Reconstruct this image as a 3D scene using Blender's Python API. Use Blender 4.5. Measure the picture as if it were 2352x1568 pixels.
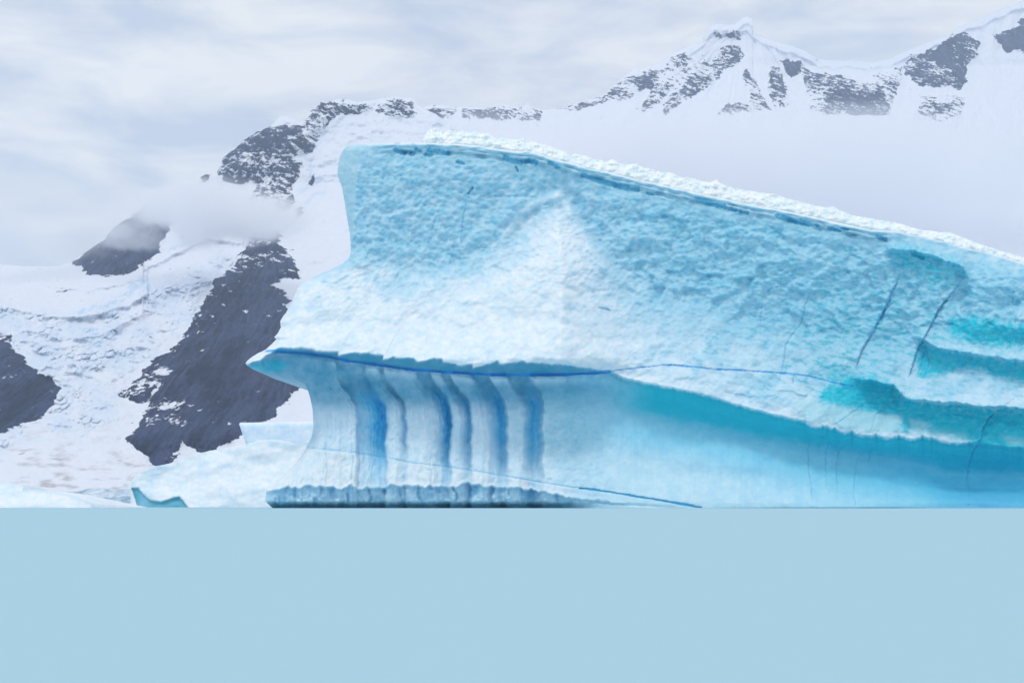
import bpy, math
import numpy as np

# ------------------------------------------------------------------ camera, sky, sun, exposure
sc = bpy.context.scene
for o in list(bpy.data.objects): bpy.data.objects.remove(o)
COL = sc.collection
R = math.radians
F = 2522.0          # focal length in layout units (photo 2352 units wide)
HZ = 1162.0         # row of the horizon
CH = 0.25           # camera height above the sea, m
cam_d = bpy.data.cameras.new('camera'); cam = bpy.data.objects.new('camera', cam_d); COL.objects.link(cam)
cam.location = (0, 0, CH); cam.rotation_euler = (R(90), 0, 0)
cam_d.sensor_width = 36; cam_d.lens = 36*F/2352; cam_d.shift_y = (HZ-784)/2352
cam_d.clip_start = 0.02; cam_d.clip_end = 30000
sc.camera = cam

SUN_EL, SUN_AZ = R(58), R(205)        # azimuth clockwise from +Y: high, behind the camera and a little to the left
w = bpy.data.worlds.new('World'); sc.world = w; w.use_nodes = True
nt = w.node_tree; N = nt.nodes; L = nt.links
for n in list(N): N.remove(n)
out = N.new('ShaderNodeOutputWorld'); bg = N.new('ShaderNodeBackground'); bg.inputs[1].default_value = 0.1
sky = N.new('ShaderNodeTexSky'); sky.sky_type = 'NISHITA'; sky.sun_disc = False
sky.sun_elevation = SUN_EL; sky.sun_rotation = SUN_AZ
tc = N.new('ShaderNodeTexCoord')
# flatten the view direction so that the cloud sheet compresses towards the horizon
mp = N.new('ShaderNodeMapping'); mp.inputs['Scale'].default_value = (1.0, 1.0, 3.4)
L.new(tc.outputs['Generated'], mp.inputs['Vector'])
def wnoise(scale, detail, rough, dist=0.0, off=0.0):
    n = N.new('ShaderNodeTexNoise'); n.inputs['Scale'].default_value = scale
    n.inputs['Detail'].default_value = detail; n.inputs['Roughness'].default_value = rough
    n.inputs['Distortion'].default_value = dist
    m = N.new('ShaderNodeMapping'); m.inputs['Location'].default_value = (off, off*.7, off*.3)
    m.inputs['Rotation'].default_value = (0, R(-7), 0)
    L.new(mp.outputs[0], m.inputs[0]); L.new(m.outputs[0], n.inputs['Vector']); return n
n1 = wnoise(7.5, 6, .52, .35, 3.1); n2 = wnoise(2.1, 3, .5, .2, 7.7)
r1 = N.new('ShaderNodeValToRGB'); r1.color_ramp.elements[0].position = .38; r1.color_ramp.elements[1].position = .62
r1.color_ramp.elements[0].color = (6.2, 6.85, 7.95, 1); r1.color_ramp.elements[1].color = (9.7, 9.7, 9.35, 1)
L.new(n1.outputs[0], r1.inputs[0])
r2 = N.new('ShaderNodeValToRGB'); r2.color_ramp.elements[0].position = .35; r2.color_ramp.elements[1].position = .62
r2.color_ramp.elements[0].color = (.93, .93, .95, 1); r2.color_ramp.elements[1].color = (1.06, 1.05, 1.04, 1)
L.new(n2.outputs[0], r2.inputs[0])
mul = N.new('ShaderNodeMix'); mul.data_type = 'RGBA'; mul.blend_type = 'MULTIPLY'; mul.inputs[0].default_value = 1
L.new(r1.outputs[0], mul.inputs[6]); L.new(r2.outputs[0], mul.inputs[7])
mx = N.new('ShaderNodeMix'); mx.data_type = 'RGBA'; mx.inputs[0].default_value = .93
L.new(sky.outputs[0], mx.inputs[6]); L.new(mul.outputs[2], mx.inputs[7])
L.new(mx.outputs[2], bg.inputs[0]); L.new(bg.outputs[0], out.inputs[0])

sd = bpy.data.lights.new('sun', 'SUN'); sun = bpy.data.objects.new('sun', sd); COL.objects.link(sun)
sd.energy = 1.0; sd.angle = R(10); sd.color = (1.0, .97, .93)
sun.rotation_euler = (R(90)-SUN_EL, 0, math.pi-SUN_AZ)
sc.view_settings.view_transform = 'Standard'; sc.view_settings.look = 'None'
sc.view_settings.exposure = 0.04; sc.view_settings.gamma = 1; sc.view_settings.use_curve_mapping = False
sc.render.engine = 'CYCLES'
sc.cycles.use_denoising = True
sc.cycles.max_bounces = 14; sc.cycles.diffuse_bounces = 4; sc.cycles.volume_bounces = 12
sc.cycles.transparent_max_bounces = 16

# ------------------------------------------------------------------ numpy helpers
rng = np.random.default_rng(7)
PERM = rng.permutation(4096)
def _h(ix, iy, s): return PERM[(PERM[(ix + s*131) & 4095] + iy) & 4095]
GA = np.linspace(0, 2*np.pi, 4097)[:4096]; GX = np.cos(GA); GY = np.sin(GA)
def gnoise(x, y, s=0):
    ix = np.floor(x).astype(np.int64); iy = np.floor(y).astype(np.int64); fx = x-ix; fy = y-iy
    u = fx*fx*fx*(fx*(fx*6-15)+10); v = fy*fy*fy*(fy*(fy*6-15)+10)
    def g(dx, dy):
        h = _h(ix+dx, iy+dy, s); return GX[h]*(fx-dx)+GY[h]*(fy-dy)
    a = g(0,0); b = g(1,0); c = g(0,1); d = g(1,1)
    return 1.5*((a+(b-a)*u)+((c+(d-c)*u)-(a+(b-a)*u))*v)
def fbm(x, y, o=4, s=0, rough=.5):
    t = 0; a = 1.0; n = 0
    for k in range(o):
        t = t + a*gnoise(x*2**k, y*2**k, s+k*7); n += a; a *= rough
    return t/n
def ridged(x, y, o=4, s=0, rough=.55):
    t = 0; a = 1.0; n = 0
    for k in range(o):
        t = t + a*(1-2*np.abs(gnoise(x*2**k, y*2**k, s+k*7))); n += a; a *= rough
    return t/n
def worley(x, y, s=0):
    ix = np.floor(x).astype(np.int64); iy = np.floor(y).astype(np.int64)
    f1 = np.full(x.shape, 9.); f2 = np.full(x.shape, 9.); cid = np.zeros(x.shape)
    for dx in (-1,0,1):
        for dy in (-1,0,1):
            h = _h(ix+dx, iy+dy, s); h2 = PERM[(h+57) & 4095]
            d = np.hypot(ix+dx+h/4096.-x, iy+dy+h2/4096.-y)
            m = d < f1
            f2 = np.where(m, f1, np.minimum(f2, d)); cid = np.where(m, h/4096., cid); f1 = np.where(m, d, f1)
    return f1, f2, cid
def facets(x, y, s=0, rnd=1.0):
    """every cell is a plane tilted its own way: broken, chiselled faces"""
    ix = np.floor(x).astype(np.int64); iy = np.floor(y).astype(np.int64); f1 = np.full(x.shape, 9.); out_ = np.zeros(x.shape)
    for dx in (-1,0,1):
        for dy in (-1,0,1):
            h = _h(ix+dx, iy+dy, s); h2 = PERM[(h+57) & 4095]; vx = x-(ix+dx+h/4096.); vy = y-(iy+dy+h2/4096.)
            d = np.hypot(vx, vy); m = d < f1; a = PERM[(h+911) & 4095]
            out_ = np.where(m, GX[a]*vx+GY[a]*vy+rnd*(PERM[(h+5) & 4095]/4096.-.5), out_); f1 = np.where(m, d, f1)
    return out_
def sst(x, a, b):
    t = np.clip((x-a)/(b-a), 0, 1); return t*t*(3-2*t)
def pl(pts, x):
    p = np.array(pts, float); return np.interp(x, p[:,0], p[:,1])
def seg_dist(px, py, pts):
    d = np.full(px.shape, 1e9); tt = np.zeros(px.shape); n = len(pts)-1
    for k in range(n):
        (ax, ay), (bx, by) = pts[k][:2], pts[k+1][:2]
        vx, vy = bx-ax, by-ay; q = vx*vx+vy*vy+1e-9
        t = np.clip(((px-ax)*vx+(py-ay)*vy)/q, 0, 1)
        e = np.hypot(px-ax-t*vx, py-ay-t*vy); m = e < d
        d = np.where(m, e, d); tt = np.where(m, (k+t)/n, tt)
    return d, tt
def blur(a, n=2):
    for _ in range(n):
        b = np.pad(a, 1, mode='edge'); a = (b[1:-1,1:-1]*4+2*(b[:-2,1:-1]+b[2:,1:-1]+b[1:-1,:-2]+b[1:-1,2:])+b[:-2,:-2]+b[2:,2:]+b[:-2,2:]+b[2:,:-2])/16
    return a
def poly_sd(px, py, pts):                     # signed distance, positive inside
    d, _ = seg_dist(px, py, list(pts)+[pts[0]])
    ins = np.zeros(px.shape, bool); n = len(pts)
    for k in range(n):
        ax, ay = pts[k]; bx, by = pts[(k+1) % n]
        if ay == by: continue
        c = ((ay > py) != (by > py)) & (px < (bx-ax)*(py-ay)/(by-ay)+ax)
        ins ^= c
    return np.where(ins, d, -d)
def world(px, py, Y): return np.stack([(px-1176)/F*Y, Y, CH+(HZ-py)/F*Y], -1)

def mesh_np(name, V, Q, attrs=None, mat=None, parent=None, smooth=True):
    me = bpy.data.meshes.new(name); V = np.asarray(V, np.float32).reshape(-1,3); Q = np.asarray(Q, np.int32)
    me.vertices.add(len(V)); me.vertices.foreach_set('co', V.ravel())
    me.loops.add(Q.size); me.loops.foreach_set('vertex_index', Q.ravel())
    me.polygons.add(len(Q)); me.polygons.foreach_set('loop_start', np.arange(0, Q.size, Q.shape[1], dtype=np.int32))
    if smooth: me.polygons.foreach_set('use_smooth', np.ones(len(Q), bool))
    me.update(calc_edges=True); me.validate()
    for k, a in (attrs or {}).items():
        a = np.asarray(a, np.float32)
        if a.ndim == 2:
            at = me.attributes.new(k, 'FLOAT_COLOR', 'POINT')
            c = np.ones((len(V), 4), np.float32); c[:, :3] = a; at.data.foreach_set('color', c.ravel())
        else:
            at = me.attributes.new(k, 'FLOAT', 'POINT'); at.data.foreach_set('value', a.ravel())
    if mat: me.materials.append(mat)
    o = bpy.data.objects.new(name, me); COL.objects.link(o)
    if parent: o.parent = parent
    return o
def gridq(r, c, off=0, flip=False):
    i = np.arange(r-1)[:,None]*c+np.arange(c-1)[None,:]; i = i.ravel()+off
    q = np.stack([i, i+1, i+c+1, i+c], -1)
    return q[:, ::-1] if flip else q
def tag(o, label=None, cat=None, group=None, kind=None):
    if label: o['label'] = label
    if cat: o['category'] = cat
    if group: o['group'] = group
    if kind: o['kind'] = kind
    return o
def merge(parts):      # [(V, Q, attrs)] -> one
    V = []; Q = []; A = {}; off = 0
    for v, q, a in parts:
        V.append(v.reshape(-1,3)); Q.append(q+off); off += len(V[-1])
        for k in a: A.setdefault(k, []).append(a[k])
    return np.concatenate(V), np.concatenate(Q), {k: np.concatenate(v) for k, v in A.items()}

# ------------------------------------------------------------------ materials
class MT:
    def __init__(s, name):
        s.m = bpy.data.materials.new(name); s.m.use_nodes = True; s.t = s.m.node_tree
        s.p = s.t.nodes['Principled BSDF']; s.N = s.t.nodes; s.L = s.t.links
    def n(s, typ, **kw):
        n = s.N.new(typ)
        for k, v in kw.items(): setattr(n, k, v)
        return n
    def link(s, a, b): s.L.new(a, b)
    def noise(s, scale, detail=4, rough=.5, vec=None, dist=0):
        n = s.n('ShaderNodeTexNoise'); n.inputs['Scale'].default_value = scale
        n.inputs['Detail'].default_value = detail; n.inputs['Roughness'].default_value = rough
        n.inputs['Distortion'].default_value = dist
        if vec is not None: s.link(vec, n.inputs['Vector'])
        return n.outputs[0]
    def pos(s, scale=(1,1,1), rot=(0,0,0)):
        if not hasattr(s, 'geo'): s.geo = s.n('ShaderNodeNewGeometry')
        r = s.n('ShaderNodeMapping'); r.vector_type = 'POINT'
        r.inputs['Rotation'].default_value = rot
        q = s.n('ShaderNodeMapping'); q.inputs['Scale'].default_value = scale
        s.link(s.geo.outputs['Position'], r.inputs[0]); s.link(r.outputs[0], q.inputs[0]); return q.outputs[0]
    def math(s, op, a, b=None, c=None, clamp=False):
        n = s.n('ShaderNodeMath', operation=op); n.use_clamp = clamp
        for i, v in enumerate((a, b, c)):
            if v is None: continue
            if isinstance(v, (int, float)): n.inputs[i].default_value = v
            else: s.link(v, n.inputs[i])
        return n.outputs[0]
    def ss(s, v, a, b):
        n = s.n('ShaderNodeMapRange'); n.interpolation_type = 'SMOOTHSTEP'
        n.inputs[1].default_value = a; n.inputs[2].default_value = b; s.link(v, n.inputs[0]); return n.outputs[0]
    def mix(s, f, a, b, mode='MIX'):
        n = s.n('ShaderNodeMix', data_type='RGBA'); n.blend_type = mode
        for i, v in ((0, f), (6, a), (7, b)):
            if isinstance(v, (int, float)): n.inputs[i].default_value = v
            elif isinstance(v, tuple): n.inputs[i].default_value = (*v, 1)
            else: s.link(v, n.inputs[i])
        return n.outputs[2]
    def attr(s, name):
        n = s.n('ShaderNodeAttribute'); n.attribute_name = name; return n
    def bump(s, h, strength, dist, prev=None):
        n = s.n('ShaderNodeBump'); n.inputs['Strength'].default_value = strength; n.inputs['Distance'].default_value = dist
        s.link(h, n.inputs['Height'])
        if prev is not None: s.link(prev, n.inputs['Normal'])
        return n.outputs[0]

def ice_material(name, sss=0.0):
    m = MT(name); c = m.attr('ice_tint').outputs['Color']
    v = m.pos()
    f = m.noise(.8, 5, .55, v); f2 = m.noise(4.0, 3, .5, v)
    t = m.mix(m.ss(f, .35, .7), (.90, .955, .98), (1.05, 1.02, 1.0))
    c2 = m.mix(1.0, c, t, 'MULTIPLY')
    m.link(c2, m.p.inputs['Base Color'])
    m.p.inputs['Roughness'].default_value = .5; m.p.inputs['IOR'].default_value = 1.31
    m.p.inputs['Specular IOR Level'].default_value = .35
    b = m.bump(f, .35, .3); b = m.bump(f2, .15, .06, b)
    m.link(b, m.p.inputs['Normal'])
    if sss:
        m.p.inputs['Subsurface Weight'].default_value = sss
        m.p.inputs['Subsurface Radius'].default_value = (.25, .8, 1.0); m.p.inputs['Subsurface Scale'].default_value = 1.0
    return m.m
ICE = ice_material('iceberg_ice', .35)

def mountain_material(name):
    m = MT(name)
    rock = m.attr('rock').outputs['Fac']; dust = m.attr('dust').outputs['Fac']; blue = m.attr('blue').outputs['Fac']
    dirt = m.attr('dirt').outputs['Fac']
    v = m.pos()
    # ragged outline of the rock
    e = m.noise(.030, 5, .62, v)
    rk = m.ss(m.math('ADD', rock, m.math('MULTIPLY', m.math('SUBTRACT', e, .5), 2.6)), .46, .54)
    # snow caught on ledges: streaks lying across the slope
    st = m.noise(.035, 6, .68, m.pos((1.0, .22, 2.4), (0, R(-24), 0)))
    st2 = m.noise(.11, 4, .6, m.pos((1.0, .2, 1.8), (0, R(30), 0)))
    s = m.math('ADD', m.math('MULTIPLY', st, .65), m.math('MULTIPLY', st2, .35))
    big = m.noise(.0065, 3, .6, v)
    thr = m.math('ADD', m.math('MULTIPLY_ADD', dust, -.34, .70), m.math('MULTIPLY', m.math('SUBTRACT', big, .5), -.55))
    sn = m.ss(m.math('SUBTRACT', s, thr), -.004, .03)
    rockmask = m.math('MULTIPLY', rk, m.math('SUBTRACT', 1.0, sn))
    rn = m.math('MULTIPLY_ADD', m.noise(.018, 4, .6, m.pos((1.3, .15, .45), (0, R(12), 0))), .5, m.math('MULTIPLY', m.noise(.07, 6, .7, m.pos((1.7, .12, .30), (0, R(14), 0))), .5))
    rc = m.mix(m.ss(rn, .40, .62), (.006, .010, .040), (.060, .074, .165))
    snow = m.mix(blue, (.80, .825, .885), (.34, .60, .84))
    snow = m.mix(m.math('MULTIPLY', dirt, m.ss(m.noise(.02, 6, .65, v), .42, .62)), snow, (.40, .37, .36))
    m.link(m.mix(rockmask, snow, rc), m.p.inputs['Base Color'])
    m.p.inputs['Roughness'].default_value = .85; m.p.inputs['Specular IOR Level'].default_value = .1
    b = m.bump(m.noise(.06, 6, .65, m.pos((1.5, .2, .5), (0, R(12), 0))), 1.0, 16.0)
    bs = m.bump(m.noise(.02, 7, .62, v), .8, 9.0)
    nm = m.n('ShaderNodeMix', data_type='VECTOR'); m.link(rockmask, nm.inputs[0]); m.link(bs, nm.inputs[4]); m.link(b, nm.inputs[5])
    m.link(nm.outputs[1], m.p.inputs['Normal'])
    return m.m
MOUNT = mountain_material('snowy_rock')

def volume_material(name, dens, col, aniso=0.0):
    m = bpy.data.materials.new(name); m.use_nodes = True; t = m.node_tree
    for n in list(t.nodes): t.nodes.remove(n)
    o = t.nodes.new('ShaderNodeOutputMaterial'); v = t.nodes.new('ShaderNodeVolumePrincipled')
    v.inputs['Color'].default_value = (*col, 1); v.inputs['Density'].default_value = dens
    v.inputs['Anisotropy'].default_value = aniso
    t.links.new(v.outputs[0], o.inputs['Volume']); return m

# ------------------------------------------------------------------ water
def water():
    m = MT('milky_sea_water')
    m.p.inputs['Base Color'].default_value = (.415, .618, .71, 1)
    m.p.inputs['Roughness'].default_value = .9; m.p.inputs['Specular IOR Level'].default_value = 0.0
    h = m.noise(1.2, 3, .5, m.pos((1, .35, 1)))
    m.link(m.bump(h, .12, .02), m.p.inputs['Normal'])
    xs = np.array([-3900., -300, -20, 20, 300, 3900]); ys = np.array([-200., -2, 10, 100, 1000, 6200])
    X, Y = np.meshgrid(xs, ys); V = np.stack([X, Y, 0*X], -1)
    tag(mesh_np('water', V, gridq(6, 6), mat=m.m), kind='structure')
water()

# ------------------------------------------------------------------ mountains
def sheet(name, x0, x1, step, crest, depth_fn, relief_fn, attr_fn, ybot=1176, rowstep=2.0, back=900.):
    """A mountainside from its crest down to below the sea, closed by a far slope behind the crest."""
    nx = int((x1-x0)/step)+1; xs = np.linspace(x0, x1, nx)
    yt = pl(crest, xs) + 1.6*fbm(xs/9., xs*0+3.3, 3, 5) + 1.0*gnoise(xs/3.5, xs*0+8, 9)
    ny = int((ybot-yt.min())/rowstep)+1
    t = np.linspace(0, 1, ny)[:,None]
    PX = np.broadcast_to(xs[None,:], (ny, nx)).copy(); PY = yt[None,:]*(1-t)+ybot*t
    Y = depth_fn(PX, PY); at = attr_fn(PX, PY)
    Yr = Y - relief_fn(PX, PY, at)*Y/F
    top = sst(PY-yt[None,:], 0, 10)                      # keep the crest line where it is, round it off
    Yr = Yr + (1-top)*12
    V = world(PX, PY, Yr)
    K = 6; bv = []
    for k in range(1, K+1):
        q = V[0].copy(); u = k/K
        q[:,1] += back*u; q[:,2] = q[:,2]*(1-u**1.2) - 30*u; bv.append(q)
    bv = np.stack(bv[::-1])
    bat = {k: np.broadcast_to(a[0][None], (K,)+a[0].shape) for k, a in at.items() if not k.startswith('_')}
    Vall = np.concatenate([bv, V]); A = {k: np.concatenate([bat[k], at[k]]).ravel() for k in bat}
    o = mesh_np(name, Vall, gridq(ny+K, nx, flip=True), A, MOUNT)
    return tag(o, kind='structure')

crest0 = [(-160,596),(0,608),(60,611),(130,612),(163,603),(200,577),(235,553),(262,522),(300,495),(340,462),(365,455),(400,444),
  (440,432),(463,405),(470,402),(485,399),(498,398),(503,385),(512,362),(535,342),(560,322),(590,303),(622,290),(634,276),(645,266),(656,265),
  (672,272),(690,280),(700,268),(720,248),(740,232),(750,235),(775,227),(800,228),(820,234),(835,232),(850,232),(865,228),(900,221),(915,223),(930,225),(945,223),
  (953,228),(960,240),(975,250),(1000,262),(1040,290),(1100,340),(1200,420)]
ROCKS0 = [   # (outline, dust of snow, bulge)
  ([(163,603),(200,577),(240,550),(262,520),(300,495),(345,462),(385,460),(400,500),(378,545),(360,580),(325,610),(282,634),(262,628),(235,636),(205,634),(190,615)], .12, 20),
  ([(498,398),(512,362),(560,318),(620,292),(690,283),(720,248),(740,234),(800,240),(790,262),(760,272),(742,300),(730,330),(712,360),(690,350),(660,370),(620,395),(585,418),(545,422),(515,418)], .62, 16),
  ([(462,405),(486,400),(480,414),(462,415)], .2, 4),
  ([(625,375),(660,362),(690,372),(688,400),(665,440),(650,480),(628,500),(600,500),(568,480),(585,440),(605,400)], .62, 14),
  ([(655,455),(672,450),(676,470),(660,485),(652,478)], .3, 5),
  ([(675,482),(692,476),(697,488),(683,498)], .3, 5),
  ([(590,535),(612,527),(640,528),(645,545),(640,560),(660,580),(684,605),(685,640),(655,640),(625,655),(650,668),(668,690),(655,725),(640,760),(625,800),(640,850),(690,862),(702,880),(665,915),(634,937),(628,955),(605,970),(560,985),(550,1005),(500,1028),(470,1036),(440,1030),(420,1014),(408,1030),(388,1052),(390,1062),(365,1070),(350,1064),(330,1045),(285,1008),(300,1000),(315,985),(335,940),(355,900),(380,850),(405,800),(420,775),(440,735),(470,690),(500,640),(540,612),(552,580),(570,550)], .20, 30),
  ([(420,775),(400,800),(375,812),(340,835),(318,870),(280,900),(276,908),(300,920),(335,925),(352,900),(378,870),(400,820)], .35, 12),
  ([(-160,700),(-40,740),(0,772),(28,765),(30,800),(55,822),(80,850),(115,868),(138,890),(128,920),(95,960),(60,968),(0,996),(-160,1060)], .28, 24),
  ([(865,255),(880,232),(900,228),(945,232),(950,262),(930,270),(900,272)], .45, 6),
  ([(795,262),(812,236),(840,236),(852,250),(830,262)], .55, 4),
  ([(712,408),(718,400),(718,416),(713,424)], .0, 2),
  ([(355,1052),(372,1040),(408,1044),(400,1062),(372,1070)], .45, 5),
]
BLUES0 = [([(175,720),(215,708),(250,700),(285,685),(318,655),(335,640)], 7, .55), ([(300,655),(330,642),(340,660)], 9, .5),
  ([(0,815),(40,760),(60,730)], 5, .3), ([(198,760),(230,770),(228,790),(200,785)], 10, .55), ([(712,380),(716,400),(722,425)], 5, .5),
  ([(690,440),(705,430),(720,425),(735,410)], 8, .35), ([(390,575),(420,560),(440,555)], 4, .5), ([(340,590),(380,572),(450,545),(500,535)],3,.3),
  ([(700,470),(720,450),(745,440)], 7, .3), ([(430,740),(470,700),(490,690)], 8, .25), ([(225,940),(250,920),(290,890)], 6, .35),
  ([(140,905),(150,890),(155,870)],5,.3),([(380,835),(400,815),(430,770)],5,.3),([(120,990),(135,975)],4,.6)]
def depth0(px, py):
    Y = pl([(220,3100),(420,2850),(600,2350),(800,1800),(1000,1350),(1162,1100),(1200,1080)], py)
    return Y + 350*sst(-px, -450, 150)*sst(-py, -700, -560)
def attr0(px, py):
    rock = np.full(px.shape, -1.); dust = np.full(px.shape, .3); bul = np.zeros(px.shape)
    wx = px + 5*fbm(px/22., py/22., 3, 40); wy = py + 5*fbm(px/22., py/22., 3, 60)
    for pts, du, b in ROCKS0:
        sd = poly_sd(wx, wy, pts); rr = np.clip(.5+sd/14., 0, 1)
        dust = np.where(rr > np.maximum(rock, .05), du, dust); rock = np.maximum(rock, rr)
        bul = np.maximum(bul, b*sst(sd, -2, 26))
    rock = np.clip(rock, 0, 1)
    # the big cliff carries most of its snow near its head
    d1 = .55*sst(-(py-0), -700, -540)*sst(px, 430, 520)*(px < 740)*(py > 520); dust = np.maximum(dust, d1)
    dust = np.where((px > 540) & (px < 700) & (py > 640) & (py < 760), dust+.12*sst(px,600,680), dust)
    blue = np.zeros(px.shape)
    for pts, wd, a in BLUES0:
        d, _ = seg_dist(px+9*fbm(px/15.,py/15.,3,90), py+9*fbm(px/15.,py/15.,3,91), pts)
        blue = np.maximum(blue, a*sst(-d, -wd*1.3, -wd*.3)*sst(fbm(px/14., py/8., 3, 92), -.35, .15))
    # the icefall: broken, faintly blue
    fall = sst(poly_sd(px, py, [(-160,640),(60,700),(180,700),(300,650),(520,560),(560,600),(480,690),(420,780),(330,850),(280,900),(300,960),(200,1010),(60,1030),(-160,1080)]), -10, 50)
    f1, f2, cid = worley(px/17., py/13.+px/60., 3)
    br = sst(fbm(px/70., py/50., 3, 22), -.1, .25)
    blue = np.maximum(blue, fall*br*(.50*sst(-(f2-f1), -.14, 0) + .18*(cid > .6)) * (rock < .4))
    blue = np.maximum(blue, .24*fall*sst(fbm(px/70.,py/50.,3,74), -.3, .3))
    cv = ridged(px/46.+py/50.+.6*fbm(px/70.,py/60.,2,71), py/9.-px/90., 2, 72); blue = np.maximum(blue, fall*.55*sst(cv, .80, .97)*sst(fbm(px/60.,py/50.,3,73), -.1, .3)*(rock < .3))
    dirt = sst(py, 960, 1060)*sst(-px,-640,-380)*.75*sst(fbm(px/60.,py/16.,3,77), -.12, .3)
    return dict(rock=rock, dust=dust, blue=blue, dirt=dirt, _b=bul, _f=fall, _w=(f2-f1, cid, br))
def relief0(px, py, at):
    r = at['_b'] + 40*fbm(px/150., py/100., 4, 1) + 5*fbm(px/40., py/30., 4, 2)
    rk = at['rock']
    r += rk*(22*ridged(px/38.+py/90., py/60., 5, 11)+7*ridged(px/9., py/16., 3, 17))
    e, cid, br = at['_w']
    r += at['_f']*(1-rk)*(br*(21*sst(e, 0, .3)*cid+8) + 13*ridged(px/26.+py/60., py/18., 5, 31, .6) + 45*ridged(px/120.-py/200., py/60., 3, 33))
    r += (1-rk)*(1-at['_f'])*(12*ridged(px/90.+py/200., py/50., 4, 37)+14*fbm(px/60., py/26., 4, 38))
    # edge of the glacier shelf under the ridge
    for pts, A in (([(-160,700),(0,705),(60,715),(110,728),(160,730),(230,720),(300,700),(340,670)], 45), ([(0,640),(90,655),(200,668),(270,655),(330,640)],26),
                   ([(330,620),(420,575),(480,548),(560,560)], 30), ([(60,760),(150,780),(230,770),(330,720)], 34)):
        ed = pl(pts, px); v = py-ed + 6*fbm(px/30., py/30., 3, 55); r += A*np.where(v < 0, np.exp(v/40.), np.exp(-v/5.))*((px > pts[0][0]) & (px < pts[-1][0]))
    return r
sheet('mountain', -160, 1200, 2.0, crest0, depth0, relief0, attr0, rowstep=2.0)

crest1 = [(880,262),(960,250),(990,240),(1010,241),(1040,245),(1080,246),(1130,247),(1160,243),(1165,238),(1172,243),(1200,246),(1210,237),(1222,246),(1250,252),(1290,248),
  (1330,236),(1380,222),(1400,205),(1435,175),(1452,160),(1462,151),(1470,157),(1500,150),(1530,135),(1548,118),(1600,98),(1618,84),(1628,66),(1642,54),(1660,57),(1672,58),(1690,54),(1708,41),(1718,38),
  (1728,44),(1730,70),(1742,80),(1780,95),(1822,106),(1850,118),(1880,136),(1930,140),(1960,139),(2000,143),(2040,136),(2080,118),(2130,98),(2185,80),(2200,63),(2230,52),(2280,30),(2320,15),(2352,2),(2460,-30)]
ROCKS1 = [
  ([(1060,252),(1150,248),(1250,255),(1240,275),(1150,275),(1060,270)], .60, 3),
  ([(975,252),(1000,245),(1050,250),(1040,270),(985,270)], .52, 3),
  ([(1280,252),(1330,240),(1385,222),(1402,207),(1440,180),(1500,160),(1532,160),(1500,200),(1460,215),(1440,230),(1410,228),(1380,238),(1320,255)], .60, 6),
  ([(1640,76),(1660,80),(1690,74),(1710,72),(1700,88),(1650,90)], .35, 2),
  ([(1540,135),(1570,122),(1600,140),(1650,150),(1640,190),(1600,215),(1560,240),(1530,262),(1520,255),(1545,210),(1500,240),(1480,260),(1470,250),(1500,200)], .66, 8),
  ([(1650,105),(1700,100),(1710,130),(1690,150),(1665,160),(1650,180),(1630,175),(1640,140)], .66, 6),
  ([(1705,165),(1716,160),(1740,200),(1770,250),(1700,255),(1650,262),(1665,240),(1690,238),(1730,245)], .55, 4),
  ([(1796,140),(1838,142),(1838,170),(1815,180),(1800,165)], .25, 5),
  ([(1770,155),(1790,150),(1800,185),(1815,240),(1780,250),(1765,200)], .60, 5),
  ([(1840,150),(1870,168),(1905,172),(1960,175),(1990,188),(2000,172),(2040,165),(2075,150),(2070,190),(2050,230),(2040,262),(1980,265),(1900,262),(1860,250),(1850,210),(1845,180)], .60, 8),
  ([(2075,150),(2110,125),(2150,112),(2185,85),(2200,78),(2225,78),(2245,95),(2246,125),(2222,150),(2218,185),(2205,205),(2150,200),(2110,195),(2080,170)], .45, 9),
  ([(2110,230),(2160,215),(2215,225),(2205,270),(2195,300),(2150,290),(2110,265)], .75, 5),
  ([(2286,85),(2300,75),(2335,60),(2345,42),(2460,-10),(2460,100),(2352,115),(2310,118)], .40, 8),
]
def depth1(px, py):
    return pl([(0,4300),(150,4150),(300,3800),(600,2900),(1180,2300)], py)
def attr1(px, py):
    rock = np.full(px.shape, -1.); dust = np.full(px.shape, .5); bul = np.zeros(px.shape)
    wx = px + 5*fbm(px/18., py/18., 3, 140); wy = py + 5*fbm(px/18., py/18., 3, 160)
    for pts, du, b in ROCKS1:
        sd = poly_sd(wx, wy, pts); rr = np.clip(.5+sd/12., 0, 1)
        dust = np.where(rr > np.maximum(rock, .05), du, dust); rock = np.maximum(rock, rr)
        bul = np.maximum(bul, b*sst(sd, -2, 16))
    rock = np.clip(rock, 0, 1)
    blue = .10*sst(-(py-pl(crest1, px)), -34, -6)*sst(px,1740,1850)
    return dict(rock=rock, dust=dust-.02, blue=blue, dirt=np.zeros(px.shape), _b=bul)
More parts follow.
